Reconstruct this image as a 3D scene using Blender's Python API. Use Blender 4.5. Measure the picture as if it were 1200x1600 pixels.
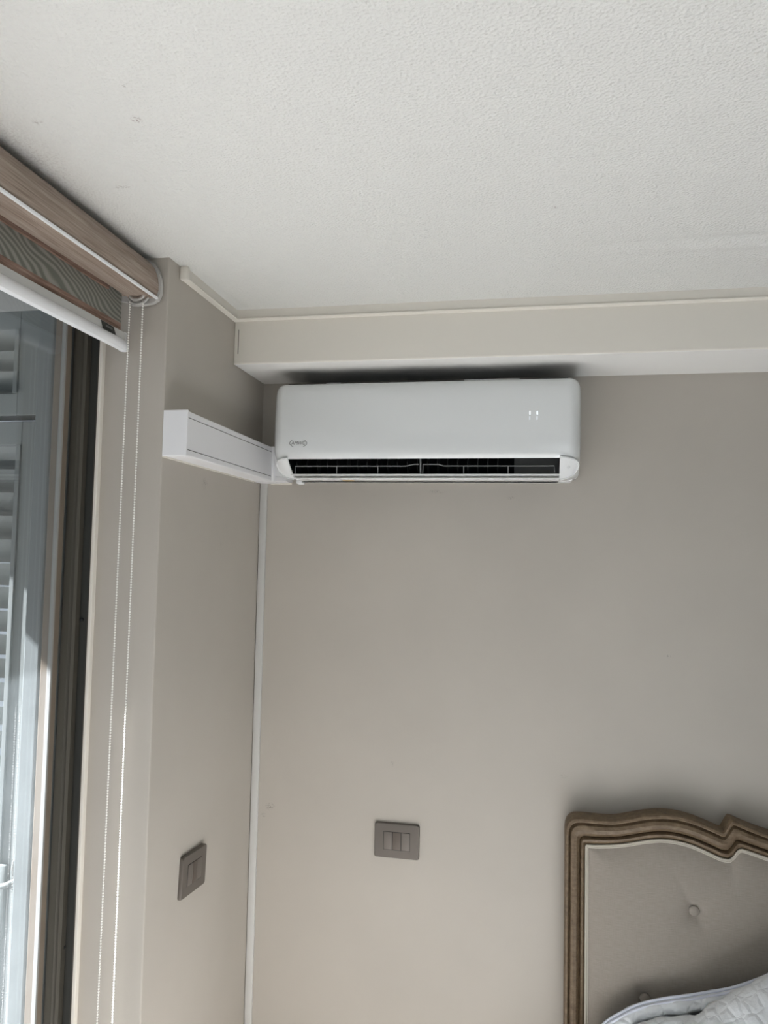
import bpy, bmesh, math, random
from mathutils import Vector, Matrix
from math import sin, cos, pi, radians, sqrt, exp

for o in list(bpy.data.objects):
    bpy.data.objects.remove(o)
scene = bpy.context.scene
COL = scene.collection
random.seed(4)
H = 1.80            # eye height; shapes below are authored relative to eye level

# ------------------------------------------------------------------ camera
YAW, PITCH, ROLL, F = 0.193881167, 0.0590246640, 0.0206072061, 1200.0
_f = Vector((-sin(YAW)*cos(PITCH), cos(YAW)*cos(PITCH), sin(PITCH)))
_r0 = Vector((cos(YAW), sin(YAW), 0)); _u0 = _r0.cross(_f)
RT = cos(ROLL)*_r0 + sin(ROLL)*_u0
UP = -sin(ROLL)*_r0 + cos(ROLL)*_u0
cam = bpy.data.cameras.new('camera'); camo = bpy.data.objects.new('camera', cam); COL.objects.link(camo)
cam.sensor_fit = 'VERTICAL'; cam.sensor_height = 36.0; cam.lens = F/1600*36.0
cam.clip_start = 0.02
M3 = Matrix((RT, UP, -_f)).transposed()
camo.matrix_world = Matrix.Translation((0, 0, H)) @ M3.to_4x4()
scene.camera = camo

def at(px, py, axis, val):
    r = RT*((px-600)/F) - UP*((py-800)/F) + _f
    return r*(val/r[axis])

# ------------------------------------------------------------------ world, sun, exposure
w = bpy.data.worlds.new('sky'); scene.world = w; w.use_nodes = True
wn = w.node_tree.nodes; bg = wn['Background']
bg.inputs['Color'].default_value = (0.80, 0.90, 1.0, 1); bg.inputs['Strength'].default_value = 0.24
sun = bpy.data.lights.new('sun', 'SUN'); sun.energy = 16.5; sun.angle = radians(0.6); sun.color = (0.96, 0.955, 0.98)
suno = bpy.data.objects.new('sun', sun); COL.objects.link(suno)
EL, AZ = radians(36), radians(14)
sd = Vector((cos(EL)*cos(AZ), cos(EL)*sin(AZ), -sin(EL)))
suno.rotation_euler = sd.to_track_quat('-Z', 'Y').to_euler(); suno.location = (-4, 0.5, 6)
# added fill lamp at the unseen rear opening; sky portal at the balcony door
def area(name, loc, direction, sx, sy, power, color):
    l = bpy.data.lights.new(name, 'AREA'); l.shape = 'RECTANGLE'; l.size = sx; l.size_y = sy
    l.energy = power; l.color = color
    o = bpy.data.objects.new(name, l); COL.objects.link(o)
    o.location = loc; o.rotation_euler = Vector(direction).to_track_quat('-Z', 'Z').to_euler()
    return o
area('rear_fill', (1.0, -2.38, H-0.75), (0, 1, 0.0), 1.7, 1.9, 1.6, (0.93, 0.97, 1.0))
p_ = area('door_portal', (-1.02, 0.3, H-0.7), (1, 0, 0), 2.1, 2.1, 1, (1, 1, 1)); p_.data.cycles.is_portal = True
scene.view_settings.view_transform = 'Standard'
scene.view_settings.look = 'None'
scene.view_settings.gamma = 1.0
scene.view_settings.use_curve_mapping = False
scene.view_settings.exposure = 1.33

# ------------------------------------------------------------------ materials
def mat(name, color, rough=0.6, metal=0.0, spec=0.5, coat=0.0):
    m = bpy.data.materials.new(name); m.use_nodes = True
    b = m.node_tree.nodes['Principled BSDF']
    b.inputs['Base Color'].default_value = (*color, 1); b.inputs['Roughness'].default_value = rough
    b.inputs['Metallic'].default_value = metal; b.inputs['Specular IOR Level'].default_value = spec
    b.inputs['Coat Weight'].default_value = coat; b.inputs['Coat Roughness'].default_value = 0.04
    return m
def N(m, t, **kw):
    n = m.node_tree.nodes.new(t)
    for k, v in kw.items():
        if k in n.inputs: n.inputs[k].default_value = v
        else: setattr(n, k, v)
    return n
def L(m, a, b): m.node_tree.links.new(a, b)
def P(m): return m.node_tree.nodes['Principled BSDF']
def pos(m, scale=(1, 1, 1)):
    g = N(m, 'ShaderNodeNewGeometry'); s = N(m, 'ShaderNodeMapping'); s.inputs['Scale'].default_value = scale
    L(m, g.outputs['Position'], s.inputs['Vector']); return s.outputs['Vector']
def noise(m, vec, scale, detail=2.0, rough=0.5, dist=0.0):
    n = N(m, 'ShaderNodeTexNoise'); n.inputs['Scale'].default_value = scale; n.inputs['Detail'].default_value = detail
    n.inputs['Roughness'].default_value = rough; n.inputs['Distortion'].default_value = dist
    L(m, vec, n.inputs['Vector']); return n.outputs['Fac']
def ramp(m, fac, stops):
    r = N(m, 'ShaderNodeValToRGB'); e = r.color_ramp.elements
    while len(e) < len(stops): e.new(0.5)
    for i, (p, c) in enumerate(stops):
        e[i].position = p; e[i].color = (*c, 1) if len(c) == 3 else c
    L(m, fac, r.inputs['Fac']); return r.outputs['Color']
def mixc(m, fac, a, b, mode='MIX'):
    n = N(m, 'ShaderNodeMix', data_type='RGBA', blend_type=mode)
    for s, v in ((n.inputs[0], fac), (n.inputs[6], a), (n.inputs[7], b)):
        if hasattr(v, 'is_linked') or isinstance(v, bpy.types.NodeSocket): L(m, v, s)
        else: s.default_value = v if not isinstance(v, tuple) or len(v) == 4 else (*v, 1)
    return n.outputs[2]
def bump(m, h, strength, dist):
    b = N(m, 'ShaderNodeBump'); b.inputs['Strength'].default_value = strength; b.inputs['Distance'].default_value = dist
    L(m, h, b.inputs['Height']); L(m, b.outputs['Normal'], P(m).inputs['Normal']); return b
def math_(m, op, a, b=0.0):
    n = N(m, 'ShaderNodeMath', operation=op)
    for s, v in ((n.inputs[0], a), (n.inputs[1], b)):
        if isinstance(v, bpy.types.NodeSocket): L(m, v, s)
        else: s.default_value = v
    return n.outputs[0]
def spots(m, points, noise_scale=140):
    """dirt marks with a ragged outline at given world points; returns 0..1 mask"""
    tot = None; v = pos(m); nz = noise(m, v, noise_scale, 3.0, 0.7)
    for (p, sx, sy, sz, amt) in points:
        sub = N(m, 'ShaderNodeVectorMath', operation='SUBTRACT'); L(m, v, sub.inputs[0]); sub.inputs[1].default_value = p
        dv = N(m, 'ShaderNodeVectorMath', operation='DIVIDE'); L(m, sub.outputs[0], dv.inputs[0]); dv.inputs[1].default_value = (sx, sy, sz)
        ln = N(m, 'ShaderNodeVectorMath', operation='LENGTH'); L(m, dv.outputs[0], ln.inputs[0])
        mr = N(m, 'ShaderNodeMapRange'); L(m, ln.outputs['Value'], mr.inputs['Value'])
        mr.inputs['From Min'].default_value = 1.0; mr.inputs['From Max'].default_value = 0.2
        nr = N(m, 'ShaderNodeMapRange'); L(m, nz, nr.inputs['Value'])
        nr.inputs['From Min'].default_value = 0.50; nr.inputs['From Max'].default_value = 0.60
        k = math_(m, 'MULTIPLY', mr.outputs[0], nr.outputs[0]); k = math_(m, 'MULTIPLY', k, amt)
        tot = k if tot is None else math_(m, 'MAXIMUM', tot, k)
    return tot
def W(px, py, axis, val):
    v = at(px, py, axis, val); return (v.x, v.y, v.z+H)

BACK = 2.087; XL = -0.772; STRIP = 1.49; CEIL = 0.632; BEAMY = 1.857; BEAMZ = 0.492

# painted walls
WALLC = (0.49, 0.455, 0.405)
m_wall = mat('taupe_wall_paint', WALLC, 0.75, spec=0.3)
v = pos(m_wall); n1 = noise(m_wall, v, 3.5, 3.0); c = ramp(m_wall, n1, [(0.3, tuple(x*0.965 for x in WALLC)), (0.7, tuple(x*1.03 for x in WALLC))])
marks = [(W(880, 1213, 1, BACK), .012, .02, .006, .5), (W(1020, 1275, 1, BACK), .006, .02, .004, .3), (W(613, 1193, 1, BACK), .007, .02, .010, .55),
         (W(422, 1260, 1, BACK), .016, .02, .012, .7), (W(411, 1273, 1, BACK), .010, .02, .008, .6), (W(682, 768, 1, BACK), .03, .02, .006, .4),
         (W(798, 778, 1, BACK), .012, .02, .006, .35), (W(1045, 1025, 1, BACK), .006, .02, .005, .6),
         (W(320, 755, 0, XL), .02, .02, .02, .35), (W(345, 850, 0, XL), .02, .015, .010, .2)]
s = spots(m_wall, marks, 230)
L(m_wall, mixc(m_wall, s, c, (0.10, 0.09, 0.08, 1)), P(m_wall).inputs['Base Color'])
bump(m_wall, noise(m_wall, v, 260, 3.0, 0.6), 0.10, 0.001)
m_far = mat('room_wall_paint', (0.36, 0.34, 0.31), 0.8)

m_ceil = mat('white_stucco_ceiling', (0.735, 0.735, 0.705), 0.85, spec=0.25)
v = pos(m_ceil)
marks = [(W(213, 187, 2, CEIL), .010, .010, .02, .9), (W(193, 292, 2, CEIL), .022, .007, .02, .55), (W(192, 134, 2, CEIL), .008, .006, .02, .5),
         (W(867, 324, 2, CEIL), .009, .009, .02, .45), (W(58, 190, 2, CEIL), .010, .010, .02, .5), (W(60, 255, 2, CEIL), .07, .20, .02, .22), (W(160, 345, 2, CEIL), .04, .16, .02, .16)]
s = spots(m_ceil, marks, 260)
L(m_ceil, mixc(m_ceil, s, (0.735, 0.735, 0.705, 1), (0.22, 0.15, 0.13, 1)), P(m_ceil).inputs['Base Color'])
vo = N(m_ceil, 'ShaderNodeTexVoronoi', feature='SMOOTH_F1'); vo.inputs['Scale'].default_value = 205; vo.inputs['Smoothness'].default_value = 0.7
L(m_ceil, v, vo.inputs['Vector'])
h = math_(m_ceil, 'ADD', vo.outputs['Distance'], math_(m_ceil, 'MULTIPLY', noise(m_ceil, v, 240, 3.0, 0.6), 0.9))
bump(m_ceil, h, 0.75, 0.0023)

m_beam = mat('cream_beam_paint', (0.77, 0.735, 0.665), 0.7, spec=0.3)
bump(m_beam, noise(m_beam, pos(m_beam), 180, 3.0), 0.08, 0.001)
m_soff = mat('white_soffit_paint', (0.84, 0.83, 0.80), 0.7, spec=0.3)
m_dark = mat('dark_gap', (0.03, 0.03, 0.028), 0.9)
m_crack = mat('crack_shadow', (0.12, 0.11, 0.09), 0.9)

m_floor = mat('pale_oak_floor', (0.6, 0.5, 0.4), 0.45)
v = pos(m_floor, (9, 1.2, 1)); L(m_floor, ramp(m_floor, noise(m_floor, v, 3, 4.0), [(0.3, (0.44, 0.41, 0.375)), (0.7, (0.52, 0.49, 0.455))]), P(m_floor).inputs['Base Color'])

m_plastic = mat('white_trunking_plastic', (0.82, 0.82, 0.83), 0.38)
m_race = mat('painted_raceway', (0.60, 0.595, 0.575), 0.4)
m_ac = mat('glossy_white_plastic', (0.74, 0.76, 0.76), 0.16, coat=0.6)
m_ac2 = mat('satin_white_plastic', (0.82, 0.835, 0.835), 0.32)
m_fin = mat('grey_fin_plastic', (0.05, 0.052, 0.052), 0.5)
m_black = mat('dark_outlet', (0.006, 0.008, 0.008), 0.6)
m_rod = mat('grey_grille_plastic', (0.33, 0.34, 0.34), 0.45)
m_baff = mat('grey_baffle', (0.10, 0.10, 0.095), 0.5)
m_logo = mat('grey_print', (0.13, 0.135, 0.135), 0.5)
m_gold = mat('ochre_sticker', (0.42, 0.27, 0.07), 0.5)
m_led = mat('white_led', (0.7, 0.72, 0.75), 0.5)
P(m_led).inputs['Emission Color'].default_value = (0.85, 0.93, 1, 1); P(m_led).inputs['Emission Strength'].default_value = 0.45
m_led2 = mat('dim_white_led', (0.7, 0.72, 0.75), 0.5)
P(m_led2).inputs['Emission Color'].default_value = (0.85, 0.93, 1, 1); P(m_led2).inputs['Emission Strength'].default_value = 0.16

m_switch = mat('taupe_grey_switch', (0.135, 0.118, 0.102), 0.42, metal=0.25)
m_rock = mat('taupe_rocker', (0.16, 0.14, 0.122), 0.5, metal=0.15)
m_rock2 = mat('brown_grey_rocker', (0.115, 0.094, 0.078), 0.5, metal=0.15)

# blind wood-look fabric
m_wood = mat('woodgrain_taupe_fabric', (0.2, 0.15, 0.12), 0.75)
v = pos(m_wood, (70, 3.2, 70))
a = noise(m_wood, v, 1.0, 5.0, 0.65, 0.4); v2 = pos(m_wood, (420, 14, 420)); b_ = noise(m_wood, v2, 1.0, 3.0)
c = ramp(m_wood, a, [(0.30, (0.18, 0.128, 0.10)), (0.5, (0.32, 0.25, 0.205)), (0.72, (0.42, 0.35, 0.295))])
L(m_wood, mixc(m_wood, 0.35, c, ramp(m_wood, b_, [(0.35, (0.17, 0.125, 0.10)), (0.65, (0.48, 0.40, 0.33))])), P(m_wood).inputs['Base Color'])
bump(m_wood, b_, 0.15, 0.001)
m_wood2 = mat('woodgrain_reddish_fabric', (0.2, 0.13, 0.1), 0.8)
v = pos(m_wood2, (120, 12, 260)); a = noise(m_wood2, v, 1.0, 4.0, 0.6)
L(m_wood2, ramp(m_wood2, a, [(0.3, (0.13, 0.075, 0.05)), (0.55, (0.26, 0.165, 0.125)), (0.75, (0.37, 0.27, 0.22))]), P(m_wood2).inputs['Base Color'])
m_sheer = mat('sheer_mesh_fabric', (0.2, 0.2, 0.17), 0.85)
v = pos(m_sheer, (6, 14, 34))
wv = N(m_sheer, 'ShaderNodeTexWave', wave_type='BANDS', bands_direction='DIAGONAL'); wv.inputs['Scale'].default_value = 1.5
wv.inputs['Distortion'].default_value = 16.0; wv.inputs['Detail'].default_value = 0.5; wv.inputs['Detail Scale'].default_value = 0.42
L(m_sheer, v, wv.inputs['Vector'])
L(m_sheer, ramp(m_sheer, wv.outputs['Fac'], [(0.2, (0.17, 0.172, 0.145)), (0.6, (0.27, 0.268, 0.232)), (0.9, (0.33, 0.325, 0.285))]), P(m_sheer).inputs['Base Color'])
P(m_sheer).inputs['Alpha'].default_value = 0.86
m_bead = mat('ivory_bead', (0.93, 0.92, 0.88), 0.35)
m_bar = mat('white_aluminium_bar', (0.78, 0.79, 0.80), 0.35)
m_bartape = mat('grey_bar_face', (0.50, 0.50, 0.48), 0.5)
m_cap = mat('pale_grey_cap', (0.48, 0.47, 0.45), 0.4)
m_label = mat('black_green_label', (0.010, 0.012, 0.008), 0.5)

# window
m_frame = mat('bronze_grey_aluminium', (0.095, 0.087, 0.070), 0.5, metal=0.2)
m_panel = mat('dark_grey_track', (0.045, 0.046, 0.041), 0.55, metal=0.2)
m_seal = mat('black_gasket', (0.008, 0.010, 0.012), 0.7)
m_sash = mat('brown_sash_edge', (0.15, 0.12, 0.09), 0.5, metal=0.2)
m_glass = bpy.data.materials.new('dusty_window_glass'); m_glass.use_nodes = True
nt = m_glass.node_tree; nt.nodes.remove(nt.nodes['Principled BSDF']); out = nt.nodes['Material Output']
tr = N(m_glass, 'ShaderNodeBsdfTransparent'); tr.inputs['Color'].default_value = (0.93, 0.945, 0.955, 1)
gl = N(m_glass, 'ShaderNodeBsdfGlossy'); gl.inputs['Roughness'].default_value = 0.01
df = N(m_glass, 'ShaderNodeBsdfDiffuse'); df.inputs['Color'].default_value = (0.75, 0.82, 0.84, 1)
tl = N(m_glass, 'ShaderNodeBsdfTranslucent'); tl.inputs['Color'].default_value = (0.75, 0.85, 0.88, 1)
dd = N(m_glass, 'ShaderNodeMixShader'); dd.inputs[0].default_value = 0.6; L(m_glass, df.outputs[0], dd.inputs[1]); L(m_glass, tl.outputs[0], dd.inputs[2])
fr = N(m_glass, 'ShaderNodeFresnel'); gg = N(m_glass, 'ShaderNodeNewGeometry')      # same reflectance from either side of the pane
L(m_glass, math_(m_glass, 'SUBTRACT', 1.5, math_(m_glass, 'MULTIPLY', gg.outputs['Backfacing'], 1.5-1/1.5)), fr.inputs['IOR'])
frm = math_(m_glass, 'MULTIPLY', fr.outputs[0], 1.0)
m1 = N(m_glass, 'ShaderNodeMixShader'); L(m_glass, frm, m1.inputs[0]); L(m_glass, tr.outputs[0], m1.inputs[1]); L(m_glass, gl.outputs[0], m1.inputs[2])
v = pos(m_glass, (1, 1, 1)); dn = noise(m_glass, v, 9, 5.0, 0.7)
dirt = N(m_glass, 'ShaderNodeMapRange'); L(m_glass, dn, dirt.inputs['Value']); dirt.inputs['From Min'].default_value = 0.3; dirt.inputs['From Max'].default_value = 0.75
dirt.inputs['To Min'].default_value = 0.012; dirt.inputs['To Max'].default_value = 0.03
m2 = N(m_glass, 'ShaderNodeMixShader'); L(m_glass, dirt.outputs[0], m2.inputs[0]); L(m_glass, m1.outputs[0], m2.inputs[1]); L(m_glass, dd.outputs[0], m2.inputs[2])
L(m_glass, m2.outputs[0], out.inputs['Surface'])
m_shut = mat('pale_grey_green_shutter', (0.15, 0.165, 0.16), 0.5)
m_ext = mat('grey_exterior_render', (0.25, 0.25, 0.24), 0.85)
m_outer = mat('grey_outer_frame', (0.13, 0.145, 0.145), 0.5)
m_tile = mat('balcony_tile', (0.13, 0.127, 0.12), 0.7)

# headboard
m_oak = mat('weathered_oak', (0.2, 0.13, 0.07), 0.55)
v = pos(m_oak, (60, 60, 60)); a = noise(m_oak, v, 1.2, 6.0, 0.7)
v2 = pos(m_oak, (30, 200, 300)); b_ = noise(m_oak, v2, 1.0, 3.0, 0.6)
c = ramp(m_oak, a, [(0.28, (0.058, 0.035, 0.018)), (0.5, (0.135, 0.093, 0.052)), (0.75, (0.235, 0.172, 0.11))])
L(m_oak, mixc(m_oak, 0.4, c, ramp(m_oak, b_, [(0.3, (0.09, 0.055, 0.028)), (0.7, (0.235, 0.165, 0.10))])), P(m_oak).inputs['Base Color'])
bump(m_oak, b_, 0.2, 0.001)
m_linen = mat('beige_linen', (0.36, 0.32, 0.27), 0.85, spec=0.2)
v = pos(m_linen, (40, 1, 900)); a = noise(m_linen, v, 1.0, 3.0, 0.6); v2 = pos(m_linen, (900, 1, 40)); b_ = noise(m_linen, v2, 1.0, 3.0)
c = ramp(m_linen, a, [(0.3, (0.255, 0.222, 0.188)), (0.7, (0.345, 0.308, 0.267))])
L(m_linen, mixc(m_linen, 0.3, c, ramp(m_linen, b_, [(0.3, (0.245, 0.212, 0.18)), (0.7, (0.345, 0.308, 0.265))])), P(m_linen).inputs['Base Color'])
bump(m_linen, math_(m_linen, 'ADD', a, b_), 0.25, 0.0008)
P(m_linen).inputs['Sheen Weight'].default_value = 0.15
m_pipe = mat('cream_piping', (0.50, 0.46, 0.39), 0.8)
m_quilt = mat('white_quilted_cotton', (0.78, 0.80, 0.82), 0.9, spec=0.15)
v = pos(m_quilt)
vq = N(m_quilt, 'ShaderNodeTexVoronoi', feature='DISTANCE_TO_EDGE', distance='CHEBYCHEV'); vq.inputs['Scale'].default_value = 36; L(m_quilt, v, vq.inputs['Vector'])
bq = math_(m_quilt, 'MINIMUM', vq.outputs['Distance'], 0.22)
bump(m_quilt, math_(m_quilt, 'ADD', bq, math_(m_quilt, 'MULTIPLY', noise(m_quilt, v, 70, 2.0), 0.25)), 0.75, 0.010)
m_bind = mat('lilac_white_binding', (0.74, 0.76, 0.86), 0.85)
m_matt = mat('mattress_ticking', (0.7, 0.7, 0.68), 0.9)

# ------------------------------------------------------------------ helpers
ORG = {}
def new_bm(): return bmesh.new()
def obj(name, bm, m, parent=None, smooth=False, auto=None):
    bmesh.ops.recalc_face_normals(bm, faces=bm.faces[:]) if bm.faces else None
    for v_ in bm.verts: v_.co.z += H
    me = bpy.data.meshes.new(name)
    if parent is None:
        xs = [v_.co.x for v_ in bm.verts]; ys = [v_.co.y for v_ in bm.verts]; zs = [v_.co.z for v_ in bm.verts]
        o0 = Vector(((min(xs)+max(xs))/2, (min(ys)+max(ys))/2, min(zs)))
    else: o0 = ORG[parent.name]
    for v_ in bm.verts: v_.co -= o0
    bm.to_mesh(me); bm.free()
    ob = bpy.data.objects.new(name, me); COL.objects.link(ob)
    if parent is None: ob.location = o0
    else: ob.parent = parent
    ORG[ob.name] = o0
    ms = m if isinstance(m, (list, tuple)) else [m]
    for x in ms: me.materials.append(x)
    if smooth:
        for p in me.polygons: p.use_smooth = True
        if auto is not None:
            try: me.set_sharp_from_angle(angle=radians(auto))
            except Exception: pass
    return ob
def thing(name, label, cat, loc, group=None):
    o = bpy.data.objects.new(name, None); COL.objects.link(o); o.empty_display_size = 0.05
    o.location = (loc[0], loc[1], loc[2]+H); ORG[o.name] = Vector(o.location)
    o['label'] = label; o['category'] = cat
    if group: o['group'] = group
    return o
def tag(o, label, cat, group=None):
    o['label'] = label; o['category'] = cat
    if group: o['group'] = group
    return o
def struct(o): o['kind'] = 'structure'; return o
def box(bm, x0, x1, y0, y1, z0, z1, bev=0.0, seg=2):
    r = bmesh.ops.create_cube(bm, size=1.0)
    vs = r['verts']
    for v_ in vs:
        v_.co = Vector((x0+(v_.co.x+.5)*(x1-x0), y0+(v_.co.y+.5)*(y1-y0), z0+(v_.co.z+.5)*(z1-z0)))
    if bev > 0:
        es = list({e for v_ in vs for e in v_.link_edges})
        bmesh.ops.bevel(bm, geom=es, offset=bev, segments=seg, profile=0.5, affect='EDGES')
def boxo(name, m, parent, *a, bev=0.0, smooth=False):
    bm = new_bm(); box(bm, *a, bev=bev); return obj(name, bm, m, parent, smooth, 40 if smooth else None)
def extrude_poly(bm, pts, axis, a, b, close=True):
    """pts: 2-D outline in the two other axes; extruded along axis from a to b"""
    def mk(p, t):
        return Vector((t, p[0], p[1])) if axis == 0 else Vector((p[0], t, p[1])) if axis == 1 else Vector((p[0], p[1], t))
    A = [bm.verts.new(mk(p, a)) for p in pts]; B = [bm.verts.new(mk(p, b)) for p in pts]
    n = len(pts)
    for i in range(n if close else n-1):
        j = (i+1) % n; bm.faces.new((A[i], A[j], B[j], B[i]))
    if close: bm.faces.new(A[::-1]); bm.faces.new(B)
def tube(bm, pts, r, n=8, cap=True):
    pts = [Vector(p) for p in pts]; rings = []
    for i, p in enumerate(pts):
        d = (pts[min(i+1, len(pts)-1)]-pts[max(i-1, 0)]).normalized()
        u = d.orthogonal().normalized()
        if i: # keep frame steady
            u = (pu - d*pu.dot(d)).normalized()
        pu = u; w_ = d.cross(u); rr = r[i] if isinstance(r, (list, tuple)) else r
        rings.append([bm.verts.new(p+u*cos(2*pi*k/n)*rr+w_*sin(2*pi*k/n)*rr) for k in range(n)])
    for a, b in zip(rings, rings[1:]):
        for k in range(n): bm.faces.new((a[k], a[(k+1) % n], b[(k+1) % n], b[k]))
    if cap: bm.faces.new(rings[0][::-1]); bm.faces.new(rings[-1])
def grid(bm, rows):
    V = [[bm.verts.new(p) for p in r] for r in rows]
    for a, b in zip(V, V[1:]):
        for i in range(len(a)-1): bm.faces.new((a[i], a[i+1], b[i+1], b[i]))
    return V
def sphere(bm, c, r, u=8, v_=6):
    rings = []
    top = bm.verts.new(c+Vector((0, 0, r))); bot = bm.verts.new(c-Vector((0, 0, r)))
    for j in range(1, v_):
        a = pi*j/v_; rings.append([bm.verts.new(c+Vector((r*sin(a)*cos(2*pi*k/u), r*sin(a)*sin(2*pi*k/u), r*cos(a)))) for k in range(u)])
    for k in range(u):
        n_ = (k+1) % u
        bm.faces.new((top, rings[0][k], rings[0][n_])); bm.faces.new((bot, rings[-1][n_], rings[-1][k]))
        for a_, b_ in zip(rings, rings[1:]): bm.faces.new((a_[k], b_[k], b_[n_], a_[n_]))
def catmull(pts, n=6):
    out = []
    for i in range(len(pts)-1):
        p0 = Vector(pts[max(i-1, 0)]); p1 = Vector(pts[i]); p2 = Vector(pts[i+1]); p3 = Vector(pts[min(i+2, len(pts)-1)])
        for k in range(n):
            t = k/n
            out.append(0.5*((2*p1)+(p2-p0)*t+(2*p0-5*p1+4*p2-p3)*t*t+(3*p1-p0-3*p2+p3)*t*t*t))
    out.append(Vector(pts[-1])); return out

# ------------------------------------------------------------------ room shell
FL = -H; XR = 2.9; YR = -2.45
struct(boxo('floor', m_floor, None, -1.0, XR, YR, BACK+.0, FL-.1, FL))
struct(boxo('wall_back', m_wall, None, XL-.55, XR+.1, BACK, BACK+.15, FL-.1, CEIL+.15))
bm = new_bm(); extrude_poly(bm, [(-.919, STRIP), (XL-.003, STRIP), (XL-.0008, STRIP+.0008), (XL, STRIP+.003), (XL, BACK), (-1.022, BACK), (-1.022, 1.552), (-.919, 1.552)], 2, FL, CEIL)
struct(obj('wall_left', bm, m_wall))
# left wall behind the photographer and lintel over the balcony door
struct(boxo('wall_left_rear', m_far, None, -1.05, -.92, YR, -.85, FL, CEIL))
struct(boxo('wall_left_lintel', m_wall, None, -1.05, -.905, -.85, STRIP, .535, CEIL))
struct(boxo('wall_right', m_far, None, XR, XR+.1, YR, BACK, FL, CEIL))
bm = new_bm()
box(bm, -1.05, .1, YR-.1, YR, FL, CEIL); box(bm, 1.9, XR, YR-.1, YR, FL, CEIL); box(bm, .1, 1.9, YR-.1, YR, .4, CEIL)
struct(obj('wall_rear', bm, m_far))
# ceiling as a fine sheet with the soft plaster joint running beside the beam
bm = new_bm(); rows = []
ny, nx = 420, 40
YRIDGE = at(1000, 384, 2, CEIL).y
for j in range(ny+1):
    t = j/ny; y = YR + (BACK-YR)*(t if t < .4 else t)
    row = []
    for i in range(nx+1):
        x = -1.05+(XR+1.05)*i/nx
        yc = YRIDGE + .006*sin(x*3); amp = max(0, min(1, (x-.02)/.45))
        d = .0075*amp*exp(-((y-yc+.012)/.020)**2) - .0060*amp*exp(-((y-yc-.014)/.022)**2)
        row.append((x, y, CEIL+d))
    rows.append(row)
grid(bm, rows)
V0 = list(bm.verts)
r = bmesh.ops.extrude_face_region(bm, geom=bm.faces[:])
for g in r['geom']:
    if isinstance(g, bmesh.types.BMVert): g.co.z = CEIL+.15
struct(obj('ceiling', bm, m_ceil, smooth=True, auto=50))
# boxed beam: cream face, white underside
bm = new_bm(); box(bm, XL, XR, BEAMY, BACK, BEAMZ, CEIL, bev=.004, seg=3)
for f_ in bm.faces:
    if f_.normal.z < -.9: f_.material_index = 1
beam = struct(obj('trim_1', bm, [m_beam, m_soff]))
bm = new_bm(); c0 = at(373, 515, 1, BEAMY-.0004); c1 = at(372.3, 553, 1, BEAMY-.0004)
box(bm, c0.x-.0008, c0.x+.0008, BEAMY-.0008, BEAMY+.001, c1.z, c0.z)
obj('crack', bm, m_crack, beam)
# cornice strips with a raised lower bead
def cornice(bm, pts_axis, a, b, base, sgn):
    prof = [(0, CEIL), (.011, CEIL), (.0112, .6115), (.0130, .6105), (.0140, .6085), (.0130, .6060), (.008, .6050), (0, .6045)]
    if pts_axis == 1: extrude_poly(bm, [(base+sgn*p[0], p[1]) for p in prof], 1, a, b)
    else: extrude_poly(bm, [(base+sgn*p[0], p[1]) for p in prof], 0, a, b)
bm = new_bm(); cornice(bm, 1, 1.545, BEAMY, XL, 1); box(bm, XL, XL+.020, 1.537, 1.552, .600, CEIL, bev=.005)
struct(obj('trim_2', bm, m_beam, smooth=True, auto=35))
bm = new_bm(); cornice(bm, 0, XL, XR, BEAMY, -1)
struct(obj('trim_3', bm, m_beam, smooth=True, auto=35))
# cream plaster edge beside the door frame
bm = new_bm(); box(bm, -.921, -.913, 1.478, STRIP+.004, FL, .535, bev=.002)
struct(obj('trim_4', bm, m_beam))

# ------------------------------------------------------------------ balcony door with fixed jamb and sliding sash
door = thing('window_1', 'bronze framed balcony door', 'door', (-.96, STRIP, FL)); del door['label']; del door['category']; door['kind'] = 'structure'
jamb = [(-.921, 1.545), (-.921, 1.515), (-.926, 1.515), (-.926, 1.490), (-.929, 1.488), (-.931, 1.494), (-.951, 1.496), (-.953, 1.484), (-.960, 1.482), (-.962, 1.490),
        (-.966, 1.492), (-.972, 1.488), (-.984, 1.488), (-.985, 1.494), (-.992, 1.494), (-.993, 1.50), (-.993, 1.545)]
bm = new_bm(); extrude_poly(bm, jamb, 2, FL, .535)
bm.faces.ensure_lookup_table()
for f_ in bm.faces:
    c_ = f_.calc_center_median()
    if abs(f_.normal.z) < .5:
        if -.952 < c_.x < -.930: f_.material_index = 1
        if c_.x > -.9275 or c_.y > 1.50: f_.material_index = 2
obj('frame', bm, [m_frame, m_panel, m_seal], door)
bm = new_bm(); box(bm, -1.03, -.993, 1.52, 1.55, FL, .535); obj('gasket', bm, m_seal, door)
for (px, py) in ((127.5, 968), (99.5, 1480)):
    c_ = at(px, py, 1, 1.494); bm = new_bm(); r = .0042
    tube(bm, [(c_.x, 1.4965, c_.z), (c_.x, 1.4925, c_.z), (c_.x, 1.4915, c_.z)], [r, r, r*.6], 12)
    obj('screw', bm, m_seal, door, True, 40)
bm = new_bm(); box(bm, -.9455, -.9405, -.80, 1.392, FL+.06, .53); obj('glass_pane', bm, m_glass, door)
bm = new_bm()
box(bm, -.966, -.940, 1.390, 1.409, FL+.02, .535, bev=.002)
box(bm, -.966, -.935, -.85, -.78, FL+.02, .535, bev=.003); box(bm, -.966, -.935, -.85, 1.40, FL, FL+.07, bev=.003)
box(bm, -.966, -.935, .25, .30, FL+.02, .535, bev=.003)
obj('sash', bm, m_sash, door)
bm = new_bm(); box(bm, -.9480, -.9395, 1.386, 1.391, FL+.06, .53); obj('putty_line', bm, m_ext, door)

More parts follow.
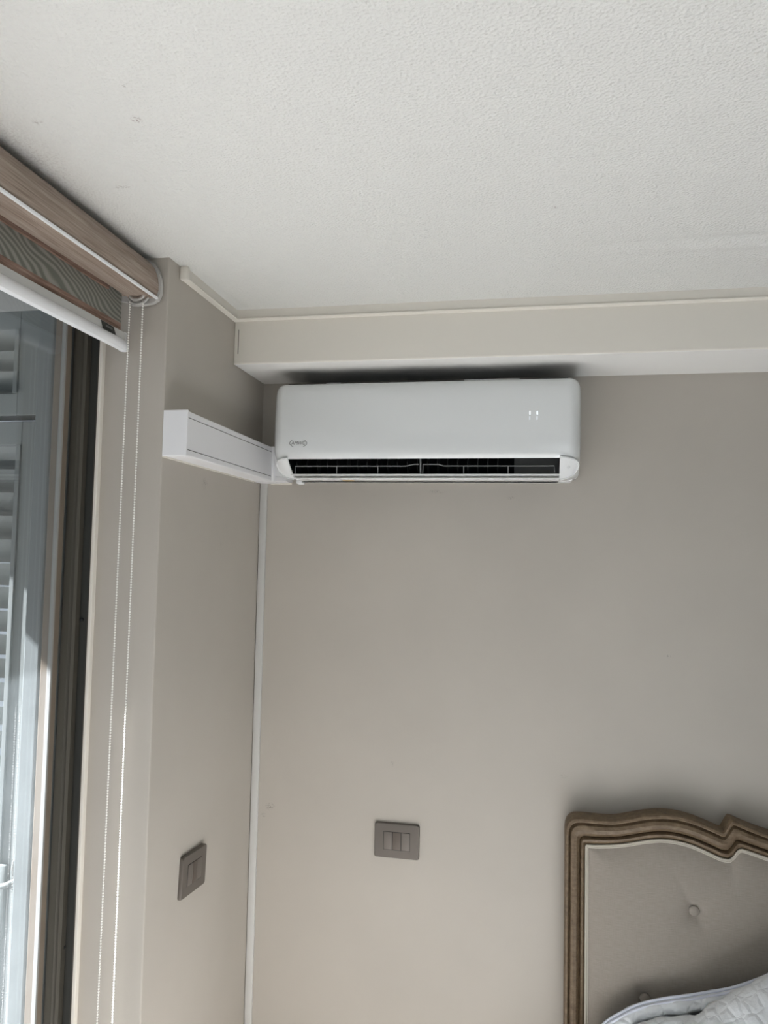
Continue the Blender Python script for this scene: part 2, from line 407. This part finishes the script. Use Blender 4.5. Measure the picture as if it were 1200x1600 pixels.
# exterior: reveal, balcony, slab over it
bm = new_bm(); box(bm, -1.088, -1.0, 1.552, 1.64, FL, .56, bev=.004); box(bm, -1.062, -1.03, 1.535, 1.56, FL, .56, bev=.003); struct(obj('trim_5', bm, m_outer))
bm = new_bm(); box(bm, -1.03, -.994, 1.425, 1.52, FL, .56, bev=.003); struct(obj('trim_6', bm, m_outer))
struct(boxo('wall_exterior', m_ext, None, -1.088, XL-.25-.001, 1.64, 1.95, FL, .56))
struct(boxo('balcony_floor', m_tile, None, -5.0, -1.0, -4.0, 5.0, FL-.15, FL-.02))
struct(boxo('balcony_slab', m_ext, None, -2.33, -1.05, -3.5, 4.5, .80, .95))

def louvre(th, x0, x1, z0, z1, yc, stile, top, bot, pitch, tilt, depth=.05, phase=0.0):
    bm = new_bm()
    box(bm, x1-stile, x1, yc-.034, yc+.034, z0, z1, bev=.002)
    box(bm, x0, x0+stile, yc-.034, yc+.034, z0, z1, bev=.002)
    box(bm, x0+stile, x1-stile, yc-.034, yc+.034, z1-top, z1, bev=.002)
    box(bm, x0+stile, x1-stile, yc-.034, yc+.034, z0, z0+bot, bev=.002)
    box(bm, x1-stile-.010, x1-stile+.001, yc-.040, yc+.010, z0+bot, z1-top, bev=.001)
    obj('frame', bm, m_shut, th)
    z = z1-top-pitch*.5-phase
    while z > z0+bot+.01:
        bm = new_bm(); c, s_ = cos(tilt), sin(tilt); hd, t = depth/2, .0035
        pr = []
        for (a, b) in ((-hd, -t*.6), (-hd*.6, t), (0, t*1.3), (hd*.6, t), (hd, -t*.6), (hd*.5, -t), (0, -t), (-hd*.5, -t)):
            pr.append((yc+a*c+b*s_, z-a*s_+b*c))
        extrude_poly(bm, pr, 0, x0+stile-.004, x1-stile+.004)
        obj('slat', bm, m_shut, th)
        z -= pitch
t = thing('louvered_shutter', 'pale grey louvered shutter leaf standing open behind the balcony glass', 'shutter', (-1.45, 1.58, FL))
louvre(t, -1.72, -1.112, FL+.03, .298, 1.607, .056, .055, .09, .0545, radians(46), depth=.075, phase=.0)
bm = new_bm(); box(bm, -1.72, -1.086, 1.6415, 1.650, .284, .3112); box(bm, -1.135, -1.086, 1.640, 1.650, FL, .290); obj('stop_bead', bm, m_panel, t)
bm = new_bm()
tube(bm, [at(px, py, 1, 1.545) for px, py in ((-14, 1392), (-2, 1386), (10, 1383), (20, 1377), (27, 1374))], [.004, .006, .006, .0045, .003], 10)
tube(bm, [at(px, py, 1, 1.552) for px, py in ((34, 1339), (27, 1340), (21.5, 1347), (20, 1360), (20, 1384))], [.003, .004, .004, .004, .004], 8)
tube(bm, [at(px, py, 1, y_) for px, py, y_ in ((20, 1384, 1.55), (20, 1386, 1.575))], .006, 8)
box(bm, -1.165, -1.145, 1.556, 1.566, -.86, -.70, bev=.003)
obj('latch', bm, m_shut, t, True, 40)
t = thing('louvered_transom', 'short fixed louvered panel above the shutter leaf behind the glass', 'shutter', (-1.45, 1.58, .312))
louvre(t, -1.72, -1.100, .312, .56, 1.607, .085, .045, .052, .049, radians(42), depth=.078)

# ------------------------------------------------------------------ roller blind
blind = thing('roller_blind', 'zebra roller blind in taupe woodgrain cassette at the balcony door', 'blind', (-.84, 1.0, .53))
Y0, Y1 = -.85, 1.474
sec = [(-.895, .630), (-.838, .630), (-.822, .6255), (-.808, .6165), (-.797, .603), (-.790, .587), (-.7865, .570), (-.7865, .554), (-.790, .542),
       (-.792, .539), (-.853, .541), (-.856, .546), (-.895, .546)]
bm = new_bm(); extrude_poly(bm, sec, 1, Y0, Y1); obj('cassette', bm, m_wood, blind, True, 35)
bm = new_bm(); extrude_poly(bm, [(-.7885, .5415), (-.7865, .5402), (-.7870, .5365), (-.7900, .5358), (-.7925, .5365), (-.7925, .5395)], 1, Y0, Y1+.002)
obj('trim_strip', bm, m_bar, blind)
bm = new_bm(); box(bm, -.861, -.855, Y0, 1.40, .535, .548, bev=.001); obj('rear_lip', bm, m_wood2, blind)
capo = [(-.895, .6305), (-.838, .6315), (-.818, .6265), (-.802, .6165), (-.7905, .602), (-.7835, .584), (-.781, .566), (-.782, .548), (-.788, .535), (-.800, .5285),
        (-.820, .526), (-.838, .525), (-.850, .527), (-.858, .533), (-.895, .54)]
bm = new_bm(); extrude_poly(bm, capo, 1, Y1, Y1+.011); obj('end_cap', bm, m_cap, blind, True, 35)
bm = new_bm()
arc = [Vector((-.828+.024*cos(a), 1.466, .545+.020*sin(a))) for a in [radians(200+14*k) for k in range(11)]]
tube(bm, arc, .0026, 8)
arc = [Vector((-.828+.017*cos(a), 1.460, .545+.013*sin(a))) for a in [radians(190+16*k) for k in range(11)]]
tube(bm, arc, .003, 8)
obj('chain_wheel', bm, m_cap, blind, True, 40)
# fabric: sheer band above, woodgrain band below
def sheet(bm, x, y0, y1, z0, z1, th=.0006):
    box(bm, x-th, x+th, y0, y1, z0, z1)
bm = new_bm(); sheet(bm, -.8600, Y0+.02, 1.455, .481, .546); obj('sheer_band', bm, m_sheer, blind)
bm = new_bm(); sheet(bm, -.8665, Y0+.02, 1.455, .46, .546)
obj('rear_sheer_layer', bm, m_sheer, blind)
bm = new_bm(); sheet(bm, -.8600, Y0+.02, 1.455, .4635, .481, .0009); obj('woodgrain_band', bm, m_wood2, blind)
# bottom bar
bsec = [(-.8560, .4640), (-.8540, .4630), (-.8530, .4470), (-.8510, .4445), (-.8490, .4380), (-.8495, .4310), (-.8525, .4262), (-.857, .4250), (-.866, .4262), (-.871, .431), (-.873, .440), (-.871, .450), (-.868, .4625)]
bm = new_bm(); extrude_poly(bm, bsec, 1, Y0+.01, 1.466)
for f_ in bm.faces:
    c_ = f_.calc_center_median()
    if c_.z > .4475 and abs(f_.normal.y) < .5 and c_.x > -.8565: f_.material_index = 1
bar = obj('bottom_bar', bm, [m_bar, m_bartape], blind, True, 30)
bm = new_bm(); extrude_poly(bm, [((x+.858)*1.07-.858, (z-.443)*1.07+.443) for x, z in bsec], 1, 1.466, 1.473); obj('end_plug', bm, m_bar, bar, True, 30)
bm = new_bm()
pz = [(1.371, .4620), (1.4165, .4615), (1.4260, .4470), (1.3775, .4465)]
def bx(z): return -.8540+(.0010)*((.4630-z)/.016)
A = [bm.verts.new((bx(z)+.0004, y, z)) for y, z in pz]; B = [bm.verts.new((bx(z)+.0014, y, z)) for y, z in pz]
bm.faces.new(A); bm.faces.new(B[::-1])
for i in range(4): bm.faces.new((A[i], A[(i+1) % 4], B[(i+1) % 4], B[i]))
obj('brand_label', bm, m_label, bar)
bm = new_bm()
for k in range(6):
    y = 1.388+k*.0042; box(bm, bx(.455)+.0012, bx(.455)+.0018, y, y+.0022, .4535, .4575)
obj('label_print', bm, m_logo, bar)
# bead chain: both strands of the one loop
bm = new_bm()
for (xa, xb) in ((-.8465, -.8560), (-.8165, -.8215)):
    n = 330
    for k in range(n):
        t_ = k/(n-1); z = .530-k*.00553
        sphere(bm, Vector((xa+(xb-xa)*t_, 1.466, z)), .0020, 8, 5)
    tube(bm, [(xa, 1.466, .530), (xb, 1.466, .530-(n-1)*.00553)], .0005, 5)
for k in range(9):
    a = pi*k/8; sphere(bm, Vector((-.8388-.0172*cos(a), 1.466, .530-330*.00553-.017*sin(a))), .0020, 8, 5)
obj('bead_chain', bm, m_bead, blind, True)

# ------------------------------------------------------------------ cable trunking
duct = thing('cable_trunking', 'white box trunking running along left wall to the air conditioner', 'trunking', (XL, 1.5, .205))
def duct_sec(z0, z1, d, b=.002):
    return [(0, z0), (d-b, z0), (d, z0+b), (d, z0+.0125), (d-.002, z0+.0130), (d-.002, z0+.0142), (d, z0+.0147), (d, z1-.0147), (d-.002, z1-.0142), (d-.002, z1-.0130), (d, z1-.0125), (d, z1-b), (d-b, z1), (0, z1)]
sec = duct_sec(.205, .300, .054)
bm = new_bm(); extrude_poly(bm, [(XL+a, z) for a, z in sec], 1, 1.494, 2.032); obj('channel', bm, m_plastic, duct)
bm = new_bm()
for z in (.2186, .2864): box(bm, XL+.050, XL+.0525, 1.495, 2.03, z-.0006, z+.0006)
obj('cover_seam', bm, m_dark, duct)
bm = new_bm(); box(bm, XL, XL+.0555, 1.4885, 1.4945, .2035, .3015, bev=.0015); obj('end_cap', bm, m_plastic, duct)
bm = new_bm(); extrude_poly(bm, [(BACK-a, z) for a, z in sec], 0, XL, -.6775); obj('back_wall_channel', bm, m_plastic, duct)
bm = new_bm(); box(bm, -.742, -.7115, 2.024, BACK, .2035, .3025, bev=.0025); box(bm, XL, -.738, 2.03, BACK, .2035, .302, bev=.001)
obj('corner_cover', bm, m_plastic, duct, True, 30)
bm = new_bm(); box(bm, XL, XL+.002, 1.49, 2.03, .2015, .2052); box(bm, -.74, -.678, BACK-.004, BACK, .2012, .2052)
obj('caulk_line', bm, m_beam, duct)
race = boxo('raceway', m_race, None, XL+.0015, XL+.0225, BACK-.009, BACK, FL, .2035, bev=.0022, smooth=True)
tag(race, 'slim white vertical cable raceway running down the room corner', 'raceway')

# ------------------------------------------------------------------ air conditioner
ac = thing('air_conditioner', 'glossy white wall mounted split air conditioner under the beam', 'air conditioner', (-.283, BACK, .20))
X0, X1 = -.6765, .1095
prof = [(2.075, .4515), (2.02, .4530), (1.96, .4530), (1.925, .4515), (1.911, .4470), (1.903, .4380), (1.8995, .425), (1.8975, .40), (1.8960, .37), (1.8950, .34),
        (1.8948, .31), (1.8955, .285), (1.8975, .268), (1.9010, .2575), (1.9060, .2505),           # slot upper lip  index 14
        (1.9170, .2395), (1.9290, .2290), (1.9420, .2200), (1.9560, .2135),                        # slot zone       14..18
        (1.9720, .2090), (1.9900, .2065), (2.02, .2055), (2.06, .2055)]
SL0, SL1 = 14, 18
cy, cz = 2.03, .33
xs = []
R_ = .030
for k in range(11):
    a = (pi/2)*(k/10); xs.append((X0+R_*(1-sin(a)), R_*(1-cos(a))) if False else (X0+R_*(1-cos(a)), R_*(1-sin(a))))
SX0, SX1 = -.632, .0600
mid = [SX0] + [SX0+(SX1-SX0)*i/40 for i in range(1, 40)] + [SX1]
st = [(x, e) for x, e in xs] + [(x, 0) for x in mid if X0+R_ < x < X1-R_] + [(X0+X1-x, e) for x, e in reversed(xs)]
def station(x, e):
    pts = []
    side = min(1.0, min(x-X0, X1-x)/.0435)
    for (y, z) in prof:
        k = min(1.0, max(0.0, (2.075-y)/.10))
        yy = y+e*k*1.15
        zz = z + (-(e*.55) if z > .42 else 0)
        if z < .30:                                   # lower corners sweep up and back like a rounded cheek
            q = (.30-z)/.0945; s_ = 1-side
            zz += .012*q*s_*s_; yy += .010*q*s_*s_
        pts.append(Vector((x, min(yy, 2.08), zz)))
    return pts
bm = new_bm(); V = grid(bm, [station(x, e) for x, e in st])
bm.verts.ensure_lookup_table()
kill = []
for f_ in bm.faces:
    c_ = f_.calc_center_median()
    xsn = [v_.co.x for v_ in f_.verts]
    if min(xsn) >= SX0-1e-5 and max(xsn) <= SX1+1e-5:
        ids = []
        for v_ in f_.verts:
            ids.append(v_.index % len(prof))
        if min(v_.co.z for v_ in f_.verts) >= prof[SL1][1]-1e-4 and max(v_.co.z for v_ in f_.verts) <= prof[SL0][1]+1e-4 and c_.y < 2.0:
            kill.append(f_)
bmesh.ops.delete(bm, geom=kill, context='FACES')
# side closures
for side_i in (0, -1):
    col = V[side_i]; col = [v_ for v_ in col if v_.is_valid]
    try: bm.faces.new(col)
    except Exception: pass
shell = obj('body', bm, m_ac, ac, True, 38)
# chassis against the wall, slightly narrower, showing below on the right
bm = new_bm(); box(bm, -.655, .098, 2.02, BACK, .2055, .448, bev=.012, seg=4); obj('rear_chassis', bm, m_ac2, ac, True, 40)
# rounded cheeks at both ends of the outlet
for sx, xa, xb in ((-1, -.6735, SX0+.0005), (1, SX1-.0005, .1065)):
    bm = new_bm(); rows = []
    for i in range(15):
        t_ = i/14; row = []
        for k in range(21):
            a = -pi/2+pi*k/20
            ax = (xb-xa)
            # D-shaped bulging pad on the sloping outlet face
            u = cos(a)*t_
            px_ = (xb if sx < 0 else xa) + sx*ax*u*0.985
            s_ = (1+sin(a)*sqrt(t_) if t_ > 0 else 1)/2
            s_ = .5+.5*sin(a)*t_ if False else .5+.5*sin(a)
            y = 1.9015+(1.9640-1.9015)*(1-s_); z = .2570+(.2085-.2570)*(1-s_)
            bul = .0055*(1-(abs(u))**3)
            nrm = Vector((0, -.61, -.79)); p = Vector((px_, y, z))+nrm*bul
            p.y += .006*u*u; p.z += .004*u*u
            row.append(p)
        rows.append(row)
    grid(bm, rows); bmesh.ops.remove_doubles(bm, verts=bm.verts[:], dist=1e-5)
    obj('outlet_cheek', bm, m_ac2, ac, True, 60)
    bm = new_bm(); tube(bm, [p+Vector((0, -.0006, -.0006)) for p in rows[-1]], .0021, 8); obj('cheek_rim', bm, m_ac, ac, True)
# intake grille across the unseen top, added in black to darken the soffit above
bm = new_bm(); box(bm, X0+.03, X1-.03, 1.935, 2.080, .4525, .4545)
obj('intake_grille', bm, m_black, ac)
bm = new_bm()
for k in range(9): box(bm, X0+.03, X1-.03, 1.938+.0165*k, 1.941+.0165*k, .4540, .4558)
obj('intake_slats', bm, m_fin, ac)
# outlet interior
bm = new_bm()
rows = [[Vector((x, y, z)) for x in (SX0, SX1)] for (y, z) in ((1.908, .2515), (1.95, .282), (2.00, .295), (2.015, .27), (2.005, .235), (1.978, .2125), (1.958, .2120))]
grid(bm, rows)
for x in (SX0, SX1): bm.faces.new([bm.verts.new((x, y, z)) for (y, z) in ((1.908, .2515), (1.95, .282), (2.00, .295), (2.015, .27), (2.005, .235), (1.978, .2125), (1.958, .2120))])
obj('air_outlet', bm, m_black, ac)
pw = lambda px, y=1.945: at(px, 730, 1, y).x
for k in range(21):
    x = pw(463+k*15.7)
    bm = new_bm(); y0, y1 = 1.948, 1.99
    extrude_poly(bm, [(y0, .246), (y0+.012, .262), (y1, .270), (y1, .224), (y0+.014, .222)], 0, x-.0006, x+.0006)
    obj('vane', bm, m_fin, ac)
bm = new_bm(); box(bm, pw(803), SX1-.001, 1.968, 1.990, .213, .275); obj('motor_baffle', bm, m_baff, ac)
# grille wires: long stepped rod and posts
GY = 1.934
def g(px, py): return at(px, py, 1, GY)
bm = new_bm()
pts = [(461.5, 742), (461.5, 728.5), (560, 728.3), (634, 728.3), (642, 726.5), (648, 725.3), (654.5, 725.3)]
tube(bm, [g(*p) for p in pts], .0013, 6)
pts = [(660.5, 741), (661, 725.5), (685, 725.5), (693, 728), (780, 728), (866, 728), (866.5, 738)]
tube(bm, [g(*p) for p in pts], .0013, 6)
for px in (526, 590.5, 724.5, 794): tube(bm, [g(px, 728.5), g(px, 741)], .0012, 6)
tube(bm, [g(657, 716.5), g(657, 741)], .0022, 8)
obj('outlet_grille', bm, m_rod, ac, True, 40)
# open flap and lower lips
bm = new_bm()
e0 = at(452, 741.5, 1, 1.930).z
box(bm, SX0+.001, SX1-.001, 1.927, 1.9695, e0-.0016, e0+.0014, bev=.0012)
obj('flap', bm, m_ac2, ac, True, 40)
bm = new_bm(); e1 = at(600, 747.6, 1, 1.948).z
box(bm, SX0+.004, SX1-.001, 1.945, 1.975, e1-.0018, e1+.0012, bev=.001); obj('lower_lip', bm, m_ac2, ac, True, 40)
# little clips on the top edge
for px0, px1 in ((509, 532), (725, 748), (749, 812)):
    xa, xb = at(px0, 595, 1, 1.93).x, at(px1, 595, 1, 1.93).x
    boxo('top_clip', m_ac2, ac, xa, xb, 1.935, 1.965, .451, .4560)
boxo('pipe_stub', m_ac2, ac, -.650, -.632, 2.035, 2.065, .199, .209, bev=.003)
bm = new_bm(); a_ = at(535, 750, 1, 2.0).x; b2 = at(552, 750, 1, 2.0).x
box(bm, a_, b2, 1.995, 2.022, .2046, .2056); obj('sticker', bm, m_gold, ac)
bm = new_bm(); a_ = at(503, 750, 1, 2.0).x; b2 = at(530, 750, 1, 2.0).x
box(bm, a_, b2, 1.998, 2.02, .2047, .2056); obj('paper_sticker', bm, m_bartape, ac)
# logo: oval brackets around four letters
def front_y(z):
    for (ya, za), (yb, zb) in zip(prof, prof[1:]):
        if zb <= z <= za and ya < 1.95: return ya+(yb-ya)*((za-z)/max(1e-6, za-zb))
    return 1.895
lc = at(466, 692.5, 1, 1.8955)
for sgn in (-1, 1):
    bm = new_bm(); pts = []
    for k in range(13):
        a = radians(-78+13*k); x = lc.x+sgn*(.0105+.0125*cos(a)); z = lc.z+.0088*sin(a)
        pts.append((x, front_y(z)-.0002, z))
    rr = [.0003+.0006*cos(radians(-78+13*k)) for k in range(13)]
    tube(bm, pts, rr, 5)
    obj('logo_arc', bm, m_logo, ac)
cu = bpy.data.curves.new('lettering', 'FONT'); cu.body = 'AMWC'; cu.size = .0125; cu.align_x = 'CENTER'; cu.align_y = 'CENTER'; cu.extrude = .0002; cu.shear = .15
to = bpy.data.objects.new('tmp_text', cu); COL.objects.link(to)
me = bpy.data.meshes.new_from_object(to.evaluated_get(bpy.context.evaluated_depsgraph_get()))
bpy.data.objects.remove(to)
bm = new_bm(); bm.from_mesh(me)
for v_ in bm.verts:
    x, y, z = v_.co; zz = lc.z+y; v_.co = Vector((lc.x+x*.93, front_y(zz)-.0004-z, zz))
obj('logo_letters', bm, m_logo, ac)
for px, py, m_, n_ in ((828, 645, m_led, 'display_segment'), (839.5, 645, m_led, 'display_segment'), (827.7, 653.2, m_led2, 'display_segment'), (839.2, 653.2, m_led2, 'display_segment')):
    c_ = at(px, py, 1, 1.896); y_ = front_y(c_.z)
    o_ = boxo(n_, m_, ac, c_.x-.0015, c_.x+.0015, y_-.0005, y_+.0004, c_.z-.0045, c_.z+.0045, bev=.0004)

# ------------------------------------------------------------------ switches
def switch(name, label, to_world, lit):
    """local frame: u along plate, w out of the wall, v up"""
    th = thing(name, label, 'light switch', to_world(0, 0, -.046))
    def b(u0, u1, w0, w1, v0, v1, bev, nm, m_, par, rot=0):
        bm = new_bm(); box(bm, u0, u1, w0, w1, v0, v1, bev=bev)
        for v_ in bm.verts:
            u, w_, vv = v_.co; v_.co = to_world(u, w_, vv)
        return obj(nm, bm, m_, par, True, 30)
    bm = new_bm(); pts = []
    U, Vv, rc = .0610, .0458, .0065
    for cx, cz_, a0 in ((U-rc, Vv-rc, 0), (-U+rc, Vv-rc, 90), (-U+rc, -Vv+rc, 180), (U-rc, -Vv+rc, 270)):
        for k in range(6):
            a = radians(a0+18*k); pts.append((cx+rc*cos(a), cz_+rc*sin(a)))
    rings = []
    for (w_, s_) in ((0, 1.0), (.0055, 1.0), (.0085, .975), (.0088, .93)):
        rings.append([bm.verts.new((p[0]*s_, w_, p[1]*(s_ if s_ > .99 else 1-(1-s_)*1.3))) for p in pts])
    for a, b_ in zip(rings, rings[1:]):
        for k in range(len(a)): bm.faces.new((a[k], a[(k+1) % len(a)], b_[(k+1) % len(a)], b_[k]))
    bm.faces.new(rings[-1]); bm.faces.new(rings[0][::-1])
    for v_ in bm.verts: v_.co = to_world(*v_.co[:])
    obj('cover_plate', bm, m_switch, th, True, 30)
    b(-.0358, .0358, .002, .0090, -.0240, .0240, .0003, 'module_recess', m_seal, th)
    for k in (-1, 0, 1):
        b(k*.0238-.0112, k*.0238+.0112, .003, .0101 if k != lit else .0094, -.0230, .0230, .0005, 'rocker', m_rock2 if k == 0 else m_rock, th)
    return th
c_ = at(620.6, 1312.8, 1, BACK)
switch('light_switch', 'taupe three rocker light switch on back wall left of the headboard', lambda u, w_, v_: Vector((c_.x+u, BACK-w_, c_.z+v_)), 0)
# the left-wall plate hangs a little askew
c2 = at(302, 1361, 0, XL+.007)
rot = radians(4.0); yawp = radians(1.5)
def left_w(u, w_, v_):
    uu = u*cos(rot)-v_*sin(rot); vv = u*sin(rot)+v_*cos(rot)
    # u runs from the room's depth (far, +) to near (-)
    wy = uu*cos(yawp)-w_*sin(yawp)*0
    return Vector((XL+w_+(uu+.062)*sin(yawp)*(1 if w_ > 0 else 0), c2.y+wy, c2.z-vv*1.0 if False else c2.z+vv))
rot = -rot
switch('light_switch', 'dark taupe light switch on left wall beside the raceway, slightly askew', left_w, 1)

# ------------------------------------------------------------------ bed with headboard
bed = thing('bed', 'bed with carved oak framed headboard upholstered in beige linen', 'bed', (.92, 2.0, FL))
HY = 2.020           # front of frame
def hp(px, py): p = at(px, py, 1, HY); return Vector((p.x, 0, p.z))
pre_o = [(925, 1278.5), (945, 1280.5), (965, 1280.5), (985, 1277.3), (1010, 1273.2), (1035, 1271.8), (1060, 1274.2), (1085, 1281), (1110, 1291), (1128, 1299)]
pre_i = [(931, 1322.6), (950, 1322.4), (968, 1321.3), (987, 1319), (1012, 1315), (1036, 1313.5), (1058, 1316), (1082, 1322.4), (1105, 1332.2), (1128, 1343)]
po = catmull([hp(*p) for p in pre_o], 6); pi_ = catmull([hp(*p) for p in pre_i], 6)
corner = [((883, 1300), (915.2, 1324.5)), ((884, 1291), (915.6, 1323.4)), ((886.5, 1284.5), (916, 1322.6)), ((891, 1279.5), (916.6, 1322.2)), ((897, 1277), (918, 1322)), ((907, 1276.8), (922, 1322.2))]
notch = [((1131.2, 1298.6), (1137, 1345)), ((1133, 1296), (1142, 1345)), ((1137.5, 1288.5), (1148.5, 1340)), ((1141.5, 1281.8), (1154, 1332)), ((1143.5, 1280.6), (1157, 1329.6)), ((1147, 1281.4), (1161, 1329)),
         ((1158, 1286.5), (1168, 1331)), ((1172, 1292.5), (1178, 1334.4)), ((1188, 1298.7), (1190, 1338.6)), ((1205, 1304.5), (1206, 1344)), ((1230, 1311), (1230, 1350)), ((1262, 1316), (1262, 1355)), ((1300, 1318), (1300, 1357))]
zb = FL+.45
o0 = hp(883, 1300); i0 = hp(915.2, 1324.5)
pairs = [(Vector((o0.x, 0, FL)), Vector((i0.x, 0, FL)))]
for k in range(1, 8): 
    f_ = k/8; pairs.append((Vector((o0.x, 0, FL+(o0.z-FL)*f_)), Vector((i0.x, 0, FL+(i0.z-FL)*f_))))
pairs += [(hp(*a), hp(*b)) for a, b in corner] + list(zip(po, pi_)) + [(hp(*a), hp(*b)) for a, b in notch]
cx_ = pairs[-1][0].x
pairs += [(Vector((2*cx_-a.x, 0, a.z)), Vector((2*cx_-b.x, 0, b.z))) for a, b in reversed(pairs[:-1])]
# cross-section of moulding: (t from outer to inner, relief towards room)
cs = [(0, -.045), (0, -.006), (.02, -.001), (.06, .003), (.13, .004), (.180, .002), (.20, -.009), (.235, -.006), (.30, .000), (.42, .003), (.56, .001), (.68, -.007), (.735, -.016), (.755, -.009),
      (.80, -.004), (.87, -.005), (.94, -.010), (1.0, -.016), (1.0, -.045)]
bm = new_bm(); rows = []
for a, b in pairs:
    rows.append([Vector((a.x+(b.x-a.x)*t_, HY-h_, a.z+(b.z-a.z)*t_)) for t_, h_ in cs])
V = grid(bm, rows); obj('headboard_frame', bm, m_oak, bed, True, 32)
# cream piping along inner edge
def inner_off(k, d):
    a, b = pairs[k]; dirv = (b-a).normalized(); return b+dirv*d
bm = new_bm(); tube(bm, [Vector((p.x, HY+.011, p.z)) for p in [inner_off(k, .0022) for k in range(len(pairs))]], .0030, 8)
obj('piping', bm, m_pipe, bed, True)
bm = new_bm(); tube(bm, [Vector((p.x, HY+.013, p.z)) for p in [inner_off(k, .0072) for k in range(len(pairs))]], .0024, 8)
obj('inner_piping', bm, m_pipe, bed, True)
# linen panel
inn = [inner_off(k, .006) for k in range(len(pairs))]
xs_ = [p.x for p in inn]; xl_, xr_ = inn[0].x, inn[-1].x
tops = [p for p in inn[8:-8]]
def top_z(x):
    best = -9
    for p, q in zip(tops, tops[1:]):
        lo, hi = min(p.x, q.x), max(p.x, q.x)
        if lo-1e-6 <= x <= hi+1e-6 and hi-lo > 1e-7:
            best = max(best, p.z+(q.z-p.z)*(x-p.x)/(q.x-p.x))
    return best if best > -8 else tops[0].z
BT = []
b1 = at(1085, 1424, 1, HY+.008); b2_ = at(1008, 1561, 1, HY+.008)
dx = (b1.x-b2_.x); dz = b1.z-b2_.z
for r_ in range(3):
    x = b1.x if r_ % 2 == 0 else b2_.x
    while x < xr_-.08: BT.append((x, b1.z-dz*r_)); x += 2*dx
bm = new_bm(); rows = []
NX, NZ = 260, 90
zbot = FL+.4
for j in range(NZ+1):
    row = []
    for i in range(NX+1):
        x = xl_+(xr_-xl_)*i/NX; zt = top_z(x); z = zt+(zbot-zt)*(j/NZ)
        ed = min(x-xl_, xr_-x, zt-z+.0005); dome = 1-exp(-ed/.035)
        y = HY+.014-.016*dome
        for bx_, bz_ in BT:
            d = sqrt((x-bx_)**2+(z-bz_)**2)
            if d < .2:
                y += .010*exp(-(d/.020)**2)+.007*exp(-(d/.06)**2)
                # pull creases running diagonally between buttons
                ang = abs((x-bx_)*dz-(z-bz_)*dx)/sqrt(dx*dx+dz*dz); ang2 = abs((x-bx_)*dz+(z-bz_)*dx)/sqrt(dx*dx+dz*dz)
                y += .003*exp(-(min(ang, ang2)/.008)**2)*exp(-d/.06)
        row.append(Vector((x, y, z)))
    rows.append(row)
grid(bm, rows); obj('linen_panel', bm, m_linen, bed, True)
for bx_, bz_ in BT:
    bm = new_bm(); bmesh.ops.create_uvsphere(bm, u_segments=20, v_segments=12, radius=1.0)
    for v_ in bm.verts:
        v_.co = Vector((bx_+v_.co.x*.0125, HY+.0115+v_.co.z*.0055, bz_+v_.co.y*.0125))
    obj('button', bm, m_linen, bed, True)
boxo('headboard_back', m_oak, bed, pairs[0][0].x+.01, pairs[-1][0].x-.01, HY+.030, HY+.045, FL, i0.z)
MX0, MX1 = pairs[0][0].x+.02, pairs[-1][0].x-.02
boxo('mattress', m_matt, bed, MX0, MX1, .02, 1.985, FL+.30, FL+.56, bev=.04, smooth=True)
boxo('bed_base', m_oak, bed, MX0, MX1, .0, 1.99, FL+.08, FL+.30, bev=.01)
for x in (MX0+.02, MX1-.08):
    for y in (.04, 1.88): boxo('leg', m_oak, bed, x, x+.06, y, y+.06, FL, FL+.085, bev=.005)

# ------------------------------------------------------------------ quilt bunched against the headboard
q = thing('quilted_bedspread', 'white quilted bedspread bunched against the headboard', 'bedspread', (.8, 1.7, FL+.56))
def qfold(name, topline, ytop, drops, par=q, m_=m_quilt, wob=.004, seed=1):
    random.seed(seed)
    tl = catmull([at(px, py, 1, ytop) for px, py in topline], 6)
    bm = new_bm(); rows = []
    for (dy, dz_) in drops:
        row = []
        for i, p in enumerate(tl):
            zz = p.z+dz_; ww = wob*(sin(i*.9+dy*60)+.6*sin(i*.37+dz_*50)) if dz_ < 0 else 0
            row.append(Vector((p.x, p.y+dy+ww, max(zz, FL+.562))))
        rows.append(row)
    grid(bm, rows)
    return obj(name, bm, m_, par, True), tl
topA = [(918, 1650), (932, 1618), (947, 1599), (968, 1586), (1000, 1571), (1040, 1562), (1075, 1557.5), (1115, 1551), (1150, 1544), (1200, 1526), (1260, 1498), (1340, 1480), (1450, 1500), (1600, 1530), (1800, 1560)]
fa, tl = qfold('back_fold', topA, 1.965, [(.035, -.20), (.030, -.03), (.022, -.006), (.010, .0), (-.004, -.003), (-.014, -.011), (-.018, -.021), (-.014, -.029), (.002, -.033), (.022, -.036), (.035, -.05), (.035, -.2)], wob=.0025, seed=2)
bm = new_bm(); tube(bm, [p+Vector((0, .004, .001)) for p in tl], .0035, 8)
tube(bm, [p+Vector((0, -.004, -.0042)) for p in tl], .0030, 8)
obj('binding', bm, m_bind, q, True)
topB = [(945, 1690), (968, 1635), (990, 1608), (1012, 1597), (1045, 1591), (1078, 1588), (1102, 1589), (1125, 1604), (1150, 1640)]
qfold('middle_fold', topB, 1.925, [(.03, -.10), (.022, -.02), (.012, -.003), (0, 0), (-.012, -.004), (-.024, -.018), (-.03, -.04), (-.03, -.1), (-.03, -.3)], wob=.003, seed=5)
topC = [(1010, 1660), (1045, 1625), (1072, 1603), (1100, 1585), (1130, 1566), (1165, 1546), (1200, 1530.5), (1260, 1505), (1340, 1488), (1450, 1505), (1600, 1540), (1800, 1575)]
qfold('front_fold', topC, 1.885, [(.06, -.12), (.045, -.03), (.028, -.007), (.012, 0), (-.006, -.003), (-.03, -.014), (-.06, -.035), (-.10, -.07), (-.15, -.12), (-.22, -.17), (-.5, -.30), (-1.2, -.5), (-1.8, -.6)], wob=.005, seed=8)
